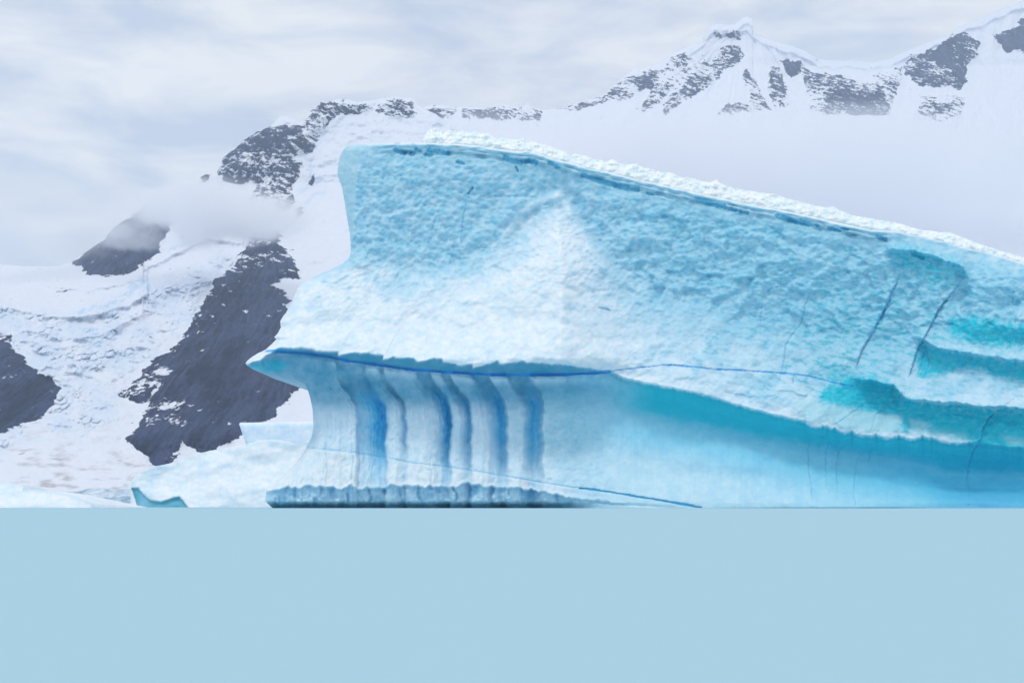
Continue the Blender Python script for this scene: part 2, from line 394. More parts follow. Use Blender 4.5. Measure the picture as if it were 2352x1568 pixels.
def relief1(px, py, at):
    # ribs falling away from the summit at (1715, 60)
    a = np.arctan2(px-1715, np.maximum(py-30, 5)); rad = np.hypot(px-1715, py-30)
    ribs = ridged(a*7, rad/260., 3, 202)
    near = sst(-rad, -420, -40)
    r = at['_b'] + near*ribs*np.minimum(rad*.09, 15) + (1-near)*10*ridged(px/60., py/130., 3, 210)
    r += 20*np.exp(-((px-1718-(py-90)*.05)/(16+(py-90)*.35))**2)*sst(py, 90, 170)*(py > 90)
    r += at['rock']*5*ridged(px/13., py/18., 4, 213) + 4*fbm(px/30., py/24., 3, 215)
    c = pl(crest1, px); v = py-c-16-7*gnoise(px/35., px*0, 4)          # cornice roll under the crest
    r += 9*np.where(v < 0, np.exp(v/10.), np.exp(-v/4.))*sst(px, 1500, 1620)
    v2 = py-pl([(1600,95),(1632,84),(1700,74),(1715,70),(1735,95)], px)
    r += 10*np.where(v2 < 0, 1.0, np.exp(-v2/3.))*((px > 1615) & (px < 1735))
    return r
mt = sheet('mountain', 880, 2460, 2.0, crest1, depth1, relief1, attr1, ybot=1176, rowstep=2.2)

# ------------------------------------------------------------------ the great iceberg
WHITE = np.array([.87, .915, .97]); PALE = np.array([.56, .76, .89]); FACE = np.array([.28, .63, .80])
TEAL = np.array([.01, .55, .69]); SKYB = np.array([.14, .60, .88]); DEEP = np.array([.04, .42, .80]); AQUA = np.array([.10, .56, .80])
YB = 150.0; U = YB/F      # depth of the berg, metres per layout unit there

XL = [(330,800),(335,797),(345,788),(360,781),(385,776),(400,775),(430,785),(460,791),(500,797),(540,804),(575,806),(590,803),(605,788),(620,757),
  (632,728),(640,712),(650,695),(662,684),(680,676),(700,668),(720,655),(738,643),(750,646),(762,640),(770,634),(774,629),(779,635),(790,624),(800,613),(806,604),(811,592),(820,578),
  (827,569),(834,564),(840,568),(848,581),(851,590),(854,604),(858,626),(864,650),(872,678),(876,690),(880,699),(895,707),(915,713),(940,718),(980,720),(1005,715),
  (1030,702),(1050,690),(1062,680),(1080,662),(1095,645),(1105,631),(1115,619),(1126,612),(1140,610),(1150,609),(1158,617),(1166,626),(1180,640)]
YT = [(540,333),(800,333),(860,330),(910,328),(960,328),(1000,329),(1050,331),(1100,335),(1150,343),(1180,347),(1225,349),(1262,362),(1300,372),(1350,385),(1400,396),
  (1450,409),(1500,420),(1550,432),(1600,443),(1650,454),(1700,465),(1750,475),(1800,484),(1850,494),(1900,506),(1950,517),(2000,527),(2060,531),(2110,542),(2160,553),(2215,568),(2280,583),(2352,604),(2480,640)]
def tpl(pts): return lambda x: pl(pts, x)
Lface = [(540,590),(780,592),(860,606),(930,622),(1000,632),(1060,625),(1120,590),(1180,545),(1230,500),(1275,456),(1300,460),(1340,520),(1400,600),(1470,660),(1560,700),(1700,740),(1850,770),(1960,790),(2060,800),(2200,720),(2480,720)]
Lmid = [(540,738),(700,735),(900,735),(1100,720),(1290,700),(1450,760),(1700,790),(1900,830),(2100,850),(2480,860)]
Lledge = [(540,838),(566,838),(600,826),(640,800),(700,801),(760,807),(829,811),(880,817),(928,822),(975,824),(997,819),(1061,840),(1100,833),(1138,829),(1214,831),(1290,838),(1366,848),(1410,856),(1430,867),(1483,880),(1552,893),(1615,906),
  (1678,925),(1741,943),(1804,958),(1867,972),(1955,988),(2012,996),(2070,998),(2124,1001),(2218,1013),(2300,1024),(2480,1040)]
Ldeep = [(540,872),(640,880),(720,900),(800,915),(870,925),(950,928),(1100,928),(1240,912),(1300,920),(1348,925),(1426,940),(1584,973),(1741,1005),(1895,1032),(1990,1046),(2097,1058),(2177,1085),(2480,1092)]
Lbody = [(540,1010),(700,1010),(1240,1010),(1400,1040),(1700,1080),(2000,1110),(2480,1130)]
Lbase = [(540,1128),(612,1128),(640,1120),(700,1114),(780,1117),(860,1119),(935,1112),(1034,1117),(1079,1109),(1147,1117),(1200,1120),(1240,1124),(1300,1140),(1400,1150),(1600,1163),(2480,1164)]

# front surface grid, fitted between the left outline and the top edge
nx = 980
yy = np.linspace(333, 1174, 3000); dens = 1+2.6*np.exp(-((yy-850)/16.)**2)+.6*np.exp(-((yy-1130)/40.)**2)
cs = np.cumsum(dens); cs = (cs-cs[0])/(cs[-1]-cs[0]); ny = 500
tt = (np.interp(np.linspace(0, 1, ny), cs, yy)-333)/(1174-333); tt = tt[:,None]
ss_ = np.linspace(0, 1, nx)[None,:]
YBOT = 1174.; XR = 2470.; xlt = np.array(XL, float)
X0 = 560+ss_*(XR-560)+0*tt; PX = X0.copy()
for _ in range(12):
    top = pl(YT, PX); PY = top*(1-tt)+YBOT*tt
    xl = np.interp(PY, xlt[:,0], xlt[:,1]); PX = X0+(xl-560)*np.maximum(0, 1-(X0-560)/460.)
top = pl(YT, PX); PY = top*(1-tt)+YBOT*tt
# wobble of the outline itself
edge_l = np.exp(-(PX-xl)/10.)
PX = PX + edge_l*(1.3*gnoise(PY/7., PY*0+2, 81)+1.0*gnoise(PY/3.2, PY*0+2, 82))*sst(-PY, -1150, -400)
cx = PX; cy = PY
# warp used for the borders of zones
wob = 7*fbm(cx/28., cy/28., 4, 300); wob2 = 7*fbm(cx/28.+40, cy/28., 4, 320)

# -- base relief: outward distance in layout units
def loft(lines):
    ys = np.stack([f for f, _ in lines]); ds = np.stack([g for _, g in lines])
    d = np.where(cy <= ys[0], ds[0], 0.); 
    for k in range(len(lines)-1):
        h = np.maximum(ys[k+1]-ys[k], .5); t = np.clip((cy-ys[k])/h, 0, 1)
        m = (cy > ys[k]) & (cy <= ys[k+1])
        # smoothstep only where asked, else linear: use a blend
        t = .5*t+.5*t*t*(3-2*t); d = np.where(m, ds[k]*(1-t)+ds[k+1]*t, d)
    return np.where(cy > ys[-1], ds[-1], d)
cxw = cx-.55*(850-cy)
PK = [640,690,752,790,862,885,935,1000,1038,1075,1130,1185,1250]
PA = [0,5,10,0,13,3,10,7,3,15,9,3,0]
pet = np.zeros(cx.shape)
for k in range(len(PK)-1):
    m_ = (cxw >= PK[k]) & (cxw < PK[k+1]); t_ = (cxw-PK[k])/(PK[k+1]-PK[k]); pet = np.where(m_, PA[k]*(1-t_)**.7*sst(t_, 0, .22), pet)
saw = pet*.9
Lb0 = Lbase; BASE = pl(Lb0, cx)+(8*gnoise(cx/24., cx*0, 501)+3*gnoise(cx/9., cx*0, 502))*(1-sst(cx, 1300, 1450))
PR = [1850,1888,1900,1918,1956,2012,2064,2118,2140,2225]; rl = np.zeros(cx.shape)
for k in range(len(PR)-1):
    t_ = np.clip((cx-PR[k])/(PR[k+1]-PR[k]), 0, 1); rl += np.sin(np.pi*t_)**.6*min(1, (PR[k+1]-PR[k])/40.)
led = 9*rl+pl(Lledge, cx) + 2.5*gnoise(cx/22., cx*0+5, 11) + 1.5*gnoise(cx/8., cx*0+5, 12) + saw - 3
vein = pl([(540,850),(600,838),(612,808),(700,811),(750,818),(800,828),(870,838),(935,847),(1000,852),(1130,860),(1290,860),(1400,857),(1430,884),(2480,2000)], cx)
vein = np.where(cx < 1425, np.maximum(vein, led+3), led+13)
rt = sst(cx, 1290, 1480)          # 0 in the fluted left half, 1 in the right half
d = loft([
  (pl(YT, cx), 30+0*cx),
  (pl(Lface, cx)-20, pl([(540,0),(1290,0),(1500,4),(1900,10),(2060,0),(2480,10)], cx)),
  (pl(Lmid, cx), pl([(540,70),(700,72),(1000,62),(1290,66),(1450,40),(1700,30),(2000,30),(2480,60)], cx)),
  (led, pl([(540,120),(640,116),(900,130),(1290,120),(1380,86),(1500,86),(1900,80),(2200,72),(2480,70)], cx)),
  (vein, pl([(540,108),(640,84),(900,84),(1290,80),(1380,62),(1500,66),(1900,62),(2200,52),(2480,50)], cx)),
  (pl(Ldeep, cx), pl([(540,36),(720,34),(900,28),(1240,32),(1380,22),(1500,18),(1900,0),(2200,-16),(2480,-22)], cx)),
  (pl(Lbody, cx), pl([(540,20),(720,40),(1240,42),(1400,44),(1700,44),(2000,26),(2250,-2),(2480,0)], cx)),
  (BASE-8, pl([(540,58),(720,62),(1240,66),(1400,78),(1700,82),(2000,78),(2250,52),(2480,50)], cx)),
  (BASE, pl([(540,66),(720,76),(1240,80),(1400,80),(1700,82),(2000,80),(2250,54),(2480,52)], cx)),
  (BASE+7, pl([(540,52),(720,54),(1240,60),(1400,74),(1600,82),(2480,54)], cx)),
  (np.maximum(1151+3*gnoise(cx/20.,cx*0,503), BASE+9), pl([(540,44),(720,48),(1240,54),(1320,66),(1400,80),(1600,84),(2480,56)], cx)),
  (np.maximum(1165, BASE+14)+0*cx, pl([(540,12),(720,24),(1240,30),(1320,60),(1400,80),(1600,84),(2480,56)], cx)),
])
# pyramid rib below (1280, 450)
rx = pl([(440,1278),(520,1284),(700,1292),(860,1296)], cy)
rq = cx-rx+16*gnoise(cy/70., cx*0, 8)+6*gnoise(cy/22., cx*0, 9)+.12*(cy-640)
rib = sst(cy, 440, 640)*(1-sst(cy, 820, 862))
d += rib*52*np.maximum(0, 1.12-np.sqrt(rq**2+16**2)/(34+(cy-440)*(.625-.125*np.tanh(rq/30.))))
# spur running down left from (1160,480) to (700,740)
def ridge_line(pts, wd, A, sharp=1.0):
    q, _ = seg_dist(cx, cy, pts); return A*np.exp(-(q/wd)**(2*sharp))
d += ridge_line([(1275,455),(1180,470),(1130,520),(1060,560)], 16, 7) + ridge_line([(1180,470),(1150,560),(1060,620),(960,680)], 22, 8)
d += ridge_line([(1282,448),(1232,468),(1190,492),(1160,540),(1140,600)], 10, 7)+ridge_line([(1284,450),(1312,490),(1350,560),(1400,630)], 12, 8)+ridge_line([(1280,448),(1284,520),(1290,620),(1295,720)], 12, 7)
d += ridge_line([(2010,690),(2070,640),(2170,560)], 60, -6)

def ledge(pts, A, wup, wdn, x0, x1, fd=40, rec=70, jit=3):
    """a protruding lip: swells towards the line, drops away under it and recovers lower down"""
    e = pl(pts, cx)+jit*gnoise(cx/24., cx*0+A, 21)+.6*jit*gnoise(cx/8., cx*0+A, 22); v = cy-e
    f = sst(cx, x0, x0+fd)*(1-sst(cx, x1-fd, x1)) if x1 < 2400 else sst(cx, x0, x0+fd)
    g = np.where(v < 0, np.exp(np.minimum(v,0)/wup), np.exp(-np.maximum(v,0)/wdn)*1.55-.55*np.exp(-np.maximum(v,0)/rec))
    return A*f*g
LE2 = [(1958,868),(2012,874),(2050,884),(2070,901),(2081,914),(2151,921),(2199,923),(2258,933),(2311,931),(2352,938),(2480,955)]
LE3 = [(2080,760),(2124,780),(2151,797),(2218,809),(2284,818),(2333,826),(2480,838)]
LE0 = [(2040,572),(2090,574),(2140,585),(2180,600),(2212,612),(2225,640)]
d += ledge(LE2, 52, 34, 9, 1940, 2600, 70, 90)
d += ledge(LE3, 34, 30, 8, 2080, 2600, 60, 70)
d += ledge(LE0, 26, 22, 9, 2030, 2235, 26, 80)
# the shoulder right of the corner at (2215, 610): the surface turns towards us
d += 34*sst(cx-.35*(700-cy), 2190, 2262)*sst(cy, 560, 640)*(1-sst(cy, 740, 800))
d -= 26*sst(-(cy-pl(YT, cx)), -70, -4)*sst(cx, 1990, 2120)          # top shelf slopes away from us there
# right-hand curl of the lower bowl
d += 16*np.exp(-((cx-2420)/90)**2)*sst(cy, 1050, 1100)
# left side facet of the slab: turns the corner
ex = pl([(330,848),(345,832),(400,822),(460,816),(540,812),(590,800),(620,760)], cy)
d -= np.maximum(0, ex-cx)*2.2*(1-sst(cy, 560, 640))
# rounded outline everywhere on the left
wd_ = pl([(330,6),(560,8),(640,16),(830,10),(860,18),(950,30),(1100,26),(1170,20)], cy)
amp = pl([(330,10),(560,12),(640,50),(800,60),(835,60),(860,55),(950,70),(1060,60),(1120,48),(1170,30)], cy)
d -= amp*np.exp(-np.maximum(PX-xl,0)/wd_)
d += 26*np.exp(-((cy-835)/14.)**2)*sst(-cx,-700,-600)*0

# lip under the top edge: a proud rim, then a notch with hollows
vt = cy-pl(YT, cx)
lipf = sst(cx, 850, 900)*(1-sst(cx, 1980, 2120))
rimw = 13+4*gnoise(cx/45., cx*0+1, 31)
d += lipf*(7*np.exp(-((vt-5)/5.)**2) + 5*np.exp(-((vt-rimw-2)/4.)**2) - (2+9*sst(gnoise(cx/34., cx*0, 38), .0, .5))*np.exp(-((vt-rimw-9-2*gnoise(cx/30.,cx*0,37))/5.0)**2))
d -= 2.6*lipf*np.maximum(0, gnoise(cx/26., vt/4., 33))*np.exp(-(vt-12)**2/300.)*3
HOLES = [([(908,345),(930,352)],5),([(944,353),(950,354)],4.5),([(955,343),(966,347)],4),([(978,356),(990,357)],4.5),([(985,345),(1005,348),(1030,352)],5.5),([(1160,362),(1178,370),(1198,373)],6),
  ([(1210,370),(1230,373)],6),([(1262,374),(1282,383)],5),([(1338,402),(1365,412)],5),([(1370,413),(1400,422),(1440,431)],6.5),([(1450,434),(1466,437)],4.5),([(1486,444),(1500,447)],3),([(1600,460),(1632,467),(1662,474)],6),([(1668,477),(1690,483)],4),
  ([(1700,487),(1718,489)],4),([(1786,497),(1820,506),(1862,516)],6),([(1872,516),(1879,518)],3.5),([(1905,524),(1930,529)],4.5),([(1934,525),(1946,527)],3.5),([(2015,545),(2034,550)],5),([(2012,557),(2014,560)],3),
  ([(1050,372),(1065,377)],4),([(1185,385),(1190,393)],2.5),([(1075,445),(1086,432)],2.5),([(2098,583),(2120,590)],5),([(1936,590),(1944,600)],2),([(1905,650),(1897,665)],2.5),([(1815,545),(1822,530)],3)]
HOLES = [h for h in HOLES if h[1] >= 3.5 or h[0][0][1] < 480]
hol = np.zeros(cx.shape)
for pts, wd in HOLES:
    q, _ = seg_dist(cx+2.5*gnoise(cx/6., cy/6., 61), cy+2.5*gnoise(cx/6., cy/6., 62), pts); hol = np.maximum(hol, sst(-q, -wd*1.25, -wd*.55))
d -= 7*hol

# -- the fluted columns
sh = -54*sst(-(cy+9*gnoise(cx/60., cx*0, 76)+3*gnoise(cx/14., cy/30., 79)), -945, -850)*(1+.12*gnoise(cx/90., cx*0, 77))*pl([(700,.6),(820,1),(1200,.8),(1260,.1),(2400,0)], cx)
u = cx - sh*-1*-1
u = cx - sh
u = u + 4*gnoise(cy/40., cx/90., 71) + 2.2*gnoise(cy/14., cx/30., 72)
KN = [(700,-10),(722,-14),(735,0),(760,-6),(772,0),(790,-5),(804,1),(817,-2),(823,-26),(845,-34),(872,-50),(884,-54),(889,-16),(896,-5),(908,-2),(920,-10),(928,-24),(931,-26),(937,-4),(948,2),(968,5),(988,1),(1004,-14),(1026,-48),(1032,-52),
  (1038,-9),(1047,-3),(1056,-8),(1066,-22),(1077,-38),(1080,-38),(1085,-4),(1095,3),(1108,3),(1120,-6),(1132,-24),(1152,-46),(1160,-44),(1167,-6),(1177,1),(1190,2),(1202,-4),(1212,-26),(1224,-44),(1236,-40),(1243,-26),(1249,0),(1290,2),(1320,0)]
fl = pl(KN, u)
flz = sst(cy, 845, 905)*pl([(600,1),(1010,1),(1100,.75),(1175,.5)], cy)
d += fl*flz*(cx < 1330)
d += (3.0+1.5*(1-sst(cx,800,830)))*ridged(u/13., cy/300., 2, 74)*sst(cy, 870, 930)*(1-sst(cx, 1240, 1270))
d += 1.6*ridged(u/26., cy/60., 3, 75)*sst(cy, 870, 930)*(1-sst(cx, 1240, 1270))
# swollen capitals under the ledge and blocks along the foot
f1, f2, cid = worley(u/34., cy*0+.5, 19)
cap = np.exp(-((cy-866)/13.)**2)*(1-sst(cx, 1240, 1300))*sst(cx, 640, 700)
d += 8*rl*np.exp(-((cy-led+12)/16.)**2)
capz = np.exp(-((cy-vein-13)/10.)**2)*(1-rt)*sst(cx, 640, 700); d += capz*(16*sst(fl, -26, -2)-3)*(cx < 1300)
d += (1-rt)*2.5*np.exp(-((cy-vein-3)/3.)**2)
d += 6*pet/9*np.exp(np.minimum(cy-led, 0)/20.)*(cy < led+3)
g1, g2, gid = worley((cx+14*gnoise(cx/50., cy/40., 6))/40., cy*0+.5, 29)
h1, h2, hid = worley((cx+5*gnoise(cy/10., cx/40., 16))/15., cy/16., 30)
foot = sst(cy-BASE, -2, 5)*(1-sst(cx, 1400, 1500))*(1-sst(cy-5*gid, 1145, 1156))
gap = sst(-(g2-g1), -.30, -.0)*sst(gnoise(cx/45., cy/30., 31), -.5, .3)
d += foot*(13*(1-gap)*(.3+gid)-5 + 5*np.clip(.8-h1*1.2, 0, 1))
d += (1-rt)*sst(cy, 1060, 1100)*(1-sst(cy-BASE, -4, 2))*5*np.clip(.7-gap, 0, 1)
blk = np.exp(-((cy-1085)/22.)**2)*(1-sst(cx, 1240, 1260)); d += 5*blk*sst(np.abs(fl), -2, 0)*0

# -- veins and cracks
def stroke(pts, wd, jit=2.0, taper=False, soft=.5):
    q, t = seg_dist(cx+jit*gnoise(cx/9., cy/9., 63), cy+jit*gnoise(cx/9., cy/9., 64), pts)
    ww = wd*((np.sin(np.pi*np.clip(t,.03,.97))**.7*(.55+.6*np.abs(gnoise(t*7+wd, t*0+pts[0][0], 65)*1.6))) if taper else (.75+.4*gnoise(cx/30., cy/30., 66)))
    return sst(-q, -ww*(1+soft), -ww*(1-soft))
V1 = stroke([(612,806),(640,805),(700,811),(750,818),(800,828),(870,838),(935,847),(1000,852),(1130,860),(1200,861),(1290,860),(1400,853)], 3.6, .8)
V1b = stroke([(1400,853),(1426,849),(1480,843),(1520,838),(1560,840)], 1.6, 1.2)+stroke([(1520,838),(1545,838),(1600,843),(1640,848),(1700,850),(1790,856),(1850,862),(1900,874),(1930,882),(1960,888)], 2.3, 1.0)
V2 = stroke([(705,1027),(760,1033),(812,1038),(887,1049),(939,1061),(1024,1070),(1092,1081),(1195,1098),(1243,1107),(1300,1116),(1349,1123)], 1.4, .8)
V2b = stroke([(1332,1120),(1407,1130),(1489,1144),(1560,1156),(1610,1165)], 3.0, 1.0)
V3 = stroke([(2070,893),(2100,890),(2150,898),(2200,902),(2260,905),(2300,908)], 1.7, 1.6)
CR = [([(2066,630),(2058,652),(2048,668),(2036,700),(2022,728),(2001,767),(1979,804),(1972,825),(1966,842)], 4.2, .7),
  ([(2207,645),(2190,668),(2177,684),(2165,698),(2153,714),(2140,743),(2119,782),(2108,800),(2092,850),(2086,870)], 3.6, .65),
  ([(2119,782),(2125,800),(2115,840),(2105,866)], 2.6, .7), ([(2123,790),(2135,830),(2125,862)], 2.2, .6),
  ([(2330,915),(2300,935),(2271,958),(2256,984),(2252,1008),(2236,1029),(2228,1050),(2223,1070),(2220,1096),(2226,1128),(2224,1166)], 3.2, .65),
  ([(1862,1000),(1856,1032),(1857,1075),(1863,1110),(1867,1166)], 1.6, .6), ([(1915,985),(1900,1030),(1896,1040),(1897,1080),(1898,1125)], 2.0, .6),
  ([(1985,990),(1950,1008),(1926,1035),(1921,1070),(1925,1166)], 1.8, .6), ([(1985,1035),(1966,1060),(1963,1100),(1960,1135),(1967,1166)], 1.5, .5),
  ([(2020,985),(2003,1010),(1998,1040),(1996,1060)], 2.2, .6), ([(1905,985),(1885,1010),(1878,1035)], 2.0, .6),
  ([(1757,640),(1752,690),(1747,722),(1745,785)], 1.5, .5), ([(1870,640),(1850,700),(1838,746),(1815,775),(1805,791),(1798,845),(1788,875)], 2.0, .6),
  ([(1825,868),(1818,880)], 2.4, .7), ([(2030,905),(1990,925),(1940,960),(1900,985)], 2.2, .5), ([(2065,905),(2040,935),(2012,950),(1998,995)], 2.4, .5),
  ([(1072,466),(1065,490),(1061,520),(1058,545),(1066,580)], 2.0, .5), ([(1044,548),(1040,590),(1048,620)], 1.8, .4), ([(1099,450),(1140,451),(1190,451),(1236,453)], 1.5, .45),
  ([(1077,570),(1120,569),(1195,570)], 1.3, .4), ([(1385,492),(1420,491),(1460,494)], 1.6, .4), ([(1762,668),(1785,658),(1808,652),(1828,654)], 2.2, .7), ([(1765,629),(1800,634),(1838,631)], 2.0, .5),
  ([(1375,706),(1390,709),(1404,713)], 3.0, .9), ([(1350,755),(1370,775)], 1.6, .3), ([(1620,790),(1632,788),(1640,772),(1652,765)], 1.6, .5), ([(1500,535),(1490,580),(1480,610)], 1.4, .3),
  ([(1340,500),(1352,560),(1345,600)],1.3,.3), ([(1590,470),(1560,520),(1540,560)],1.5,.3), ([(1665,490),(1640,540),(1600,560)],1.5,.3), ([(1422,512),(1424,540),(1416,560)],2.0,.4),
  ([(1745,470),(1715,520),(1700,560)],1.4,.3), ([(2330,640),(2325,700),(2335,760),(2330,820),(2335,900)], 1.4, .4), ([(1790,545),(1800,520)],3,.6)]
crk = np.zeros(cx.shape)
for pts, wd, a in CR: crk = np.maximum(crk, a*stroke(pts, wd, 2.0, True))
# big grooves are real clefts
d -= 3.5*crk + 5*V1 + 2*V1b + 2*V2 + 5*V2b
for pts, A, wv in ((CR[0][0], 9, 22), (CR[1][0], 9, 20), (CR[4][0], 8, 26)):
    q, t = seg_dist(cx, cy, pts); side = np.sign(cx-np.interp(cy, [p[1] for p in pts], [p[0] for p in pts]))
    d += A*np.where(side < 0, 1, -.4)*np.exp(-q/wv)*sst(t, 0, .25)*(1-sst(t,.85,1))*(1-sst(cy, 1040, 1120))

# -- weathered texture of the faces: scallops and dimples
zone_face = sst(vt, 20, 60)*(1-sst(cy-pl(Lmid, cx), -120, 20))            # upper wall
zone_skirt = sst(cy-pl(Lface, cx), -10, 60)*(1-sst(cy-led, -6, 2))
zone_low = sst(cy-pl(Ldeep, cx), -30, 30)*rt
a1, a2, ac = worley((cx+4*gnoise(cx/30.,cy/30.,2)+cy*.25)/13., cy/9.5, 43)
b1, b2, bc = worley((cx+cy*.35)/23., cy/17., 44)
tex = 3.6*a1+4.4*b1 + 5*fbm(cx/40.-cy/90., cy/28., 4, 45) + .6*gnoise(cx/6., cy/5., 46)
ac_ = .62*cx+.78*cy; al_ = -.78*cx+.62*cy
tex2 = 3.4*fbm(ac_/19.+.6*fbm(cx/60.,cy/60.,2,58), al_/80., 3, 47) + 1.6*a1 + 3.5*fbm(ac_/50., al_/120., 3, 57)
lowt = 1.2*fbm(cx/22., cy/40., 4, 48)
body_rough = (3.2*a1+2.2*b1)*(1-rt)*sst(cy, 880, 940)*(1-sst(cy,1060,1120))*(.45+.55*sst(cx,1130,1260))*(1-.7*sst(-fl, 15, 40))
teal_z = sst(cy-led, 2, 12)*(1-sst(cy-pl(Ldeep, cx), -6, 30))*rt
d += tex*np.maximum(zone_face, .55*(1-zone_skirt)*(1-sst(cy-led, 0, 10)))*.95 + tex2*zone_skirt*.9 + lowt*zone_low*.5 + body_rough
d += teal_z*(2.5*ridged((cx+cy*1.3)/120., (cy-cx*.22)/16., 3, 49)+.8*a1*(1-sst(cx, 1500, 1700)))
d += 14*fbm(cx/210., cy/160., 3, 51) * (1-.5*edge_l)
d += 3.5*fbm((cx)/50., cy/40., 3, 53)
wpx = cx+14*fbm(cx/60., cy/60., 3, 701); wpy = cy+14*fbm(cx/60., cy/60., 3, 702)
fmix = .45+.55*sst(cx, 1250, 1500)
fz = np.clip(zone_face*(1-.8*zone_skirt)+.10*zone_skirt, 0, 1)*(1-lipf*np.exp(-(vt/30.)**2))
d += fz*fmix*(11.0*blur(facets((wpx+wpy*.5)/64., (wpy-wpx*.15)/44., 703, .3), 3)+6.0*blur(facets((wpx-wpy*.6)/30., (wpy+wpx*.2)/24., 704, .4), 2))
d += zone_skirt*(5.0*blur(facets((wpx+wpy*.8)/80., (wpy-.4*wpx)/34., 705, .1), 6))
v2y = pl([(600,1020),(705,1027),(812,1038),(939,1061),(1092,1081),(1243,1107),(1349,1123)], cx)
d += (1-rt)*(1-sst(cx,1300,1350))*(4.5*sst(cy-v2y, -1, 4)+1.5*np.exp(-np.abs(cy-v2y-6)/6.))
d += (1-rt)*sst(cy, 900, 940)*(1-sst(BASE-cy, -2, 10)*0)*3.0*blur(facets(wpx/15., wpy/20., 706, .3), 1)
undr = sst(cy-led, -2, 6)*(1-sst(cy-led, 30, 60))*(1-rt)
d += undr*3.0*ridged((cx-.9*cy)/16., cy/90., 3, 55)

# -- ice colours: old blue ice, bubbly white ice, veins, painted shade under the ledge
def mixc(c, f, tgt): return c*(1-f[...,None])+tgt*f[...,None]
nz = fbm(cx/36., cy/30., 5, 401, .6); nz2 = fbm(cx/12., cy/9., 4, 402, .6); nz3 = fbm(cx/110., cy/80., 3, 403)
c = np.ones(cx.shape+(3,))*WHITE
zf = 1-sst(cy-pl(Lface, cx)-14+70*nz+60*nz3, -40, 75)                            # wall of bluish glacier ice
zr = sst(cx, 1290, 1420)*(1-sst(cy-pl(Lmid, cx)+40*nz, -60, 60))
scal = np.clip(.55*(1-b1)+.45*(1-a1)-.25+.5*nz, 0, 1)
c = mixc(c, np.clip(zf*(.58+.55*scal+.22*nz2), 0, 1), FACE)
c = mixc(c, np.clip(zr*(.22+.45*scal+.7*nz+.3*nz2)*(1-zf), 0, 1), FACE)
mot = sst(fbm((cx+.5*cy)/30., (cy-.25*cx)/11., 4, 811, .6), -.02, .30); mot2 = sst(fbm(cx/85., cy/60., 4, 812, .55), -.15, .25)
rz = sst(cx+60*nz, 1330, 1620)*sst(vt, 14, 50)*(1-sst(cy-led, -30, -8)*.5)
c = mixc(c, rz*.88*(.55+.45*mot2)*(.7+.3*sst(cx, 1400, 1900)), np.array([.34,.67,.82]))
c = mixc(c, rz*mot*(.35+.65*mot2)*.62, np.array([.10,.50,.68]))
rz2 = np.exp(-((cx-2030)/170.)**2-((cy-760)/120.)**2)+np.exp(-((cx-1880)/90.)**2-((cy-850)/40.)**2)
c = mixc(c, np.clip(rz2,0,1)*mot*.85, TEAL*.9)
c = mixc(c, np.clip(rz2,0,1)*.35, np.array([.25,.60,.74]))
c = mixc(c, zone_skirt*(1-rt)*.16*mot2, PALE)
c = mixc(c, np.clip((zone_skirt*(.16+.8*nz*nz3*3+.35*nz2)), 0, .6), PALE)
c = mixc(c, np.clip(lipf*sst(vt, 3, 9)*(1-sst(vt+6*nz, 22, 40))*(.42+.9*nz+.35*gnoise(cx/40., vt/5., 39)), 0, .85), np.array([.30,.60,.72]))
c = mixc(c, np.exp(-(np.maximum(vt-1,0)/3.5)**2)*.9, WHITE)
c = mixc(c, np.exp(-((vt-rimw-1)/2.2)**2)*lipf*.35, WHITE)
c = mixc(c, hol*.85, np.array([.16,.60,.82]))
def zpoly(pts, soft=12, k=1.0): return sst(poly_sd(cx+k*wob, cy+k*wob2, pts)+soft*.6*nz2*2, -soft, soft)
tealz = [  # bare turquoise ice, cleaned of its white crust
  ([(2040,575),(2090,568),(2140,582),(2190,600),(2222,625),(2200,650),(2150,652),(2100,625),(2050,600)], 18, .72),
    ([(1895,840),(1935,835),(1955,860),(1940,890),(1900,875)], 20, .75),
  ([(2180,735),(2240,728),(2300,738),(2352,745),(2480,750),(2480,805),(2352,796),(2300,800),(2230,790),(2185,765)], 16, .9),
  ([(2115,785),(2150,800),(2220,812),(2285,822),(2340,830),(2480,842),(2480,905),(2352,878),(2290,862),(2240,846),(2190,850),(2155,862),(2110,868),(2105,820)], 10, .88),
  ([(1950,862),(2000,868),(2050,880),(2080,915),(2150,926),(2260,936),(2350,940),(2480,958),(2480,1085),(2352,1083),(2180,1083),(2120,1060),(2230,1015),(2120,990),(1990,985),(1930,975),(1880,950),(1880,900),(1930,880)], 11, .95),
]
for pts, so, a in tealz: c = mixc(c, np.clip(a*zpoly(pts, so)*((1+.35*nz2) if a > .84 else (.62+.5*mot+.3*nz2)), 0, 1), TEAL)
# pale remnants inside the teal bowl
for pts, so, a in (([(1830,918),(1900,925),(2000,945),(2070,955),(2070,990),(2010,992),(1950,985),(1890,975),(1830,955)], 9, .85), ([(2090,960),(2140,975),(2124,998),(2092,992)], 7, .6), ([(2130,985),(2215,995),(2222,1010),(2130,1005)], 12, .45), ([(2300,1000),(2352,1008),(2480,1020),(2480,1035),(2320,1022)], 8, .45)):
    c = mixc(c, a*zpoly(pts, so, .8), np.array([.50,.76,.84]))
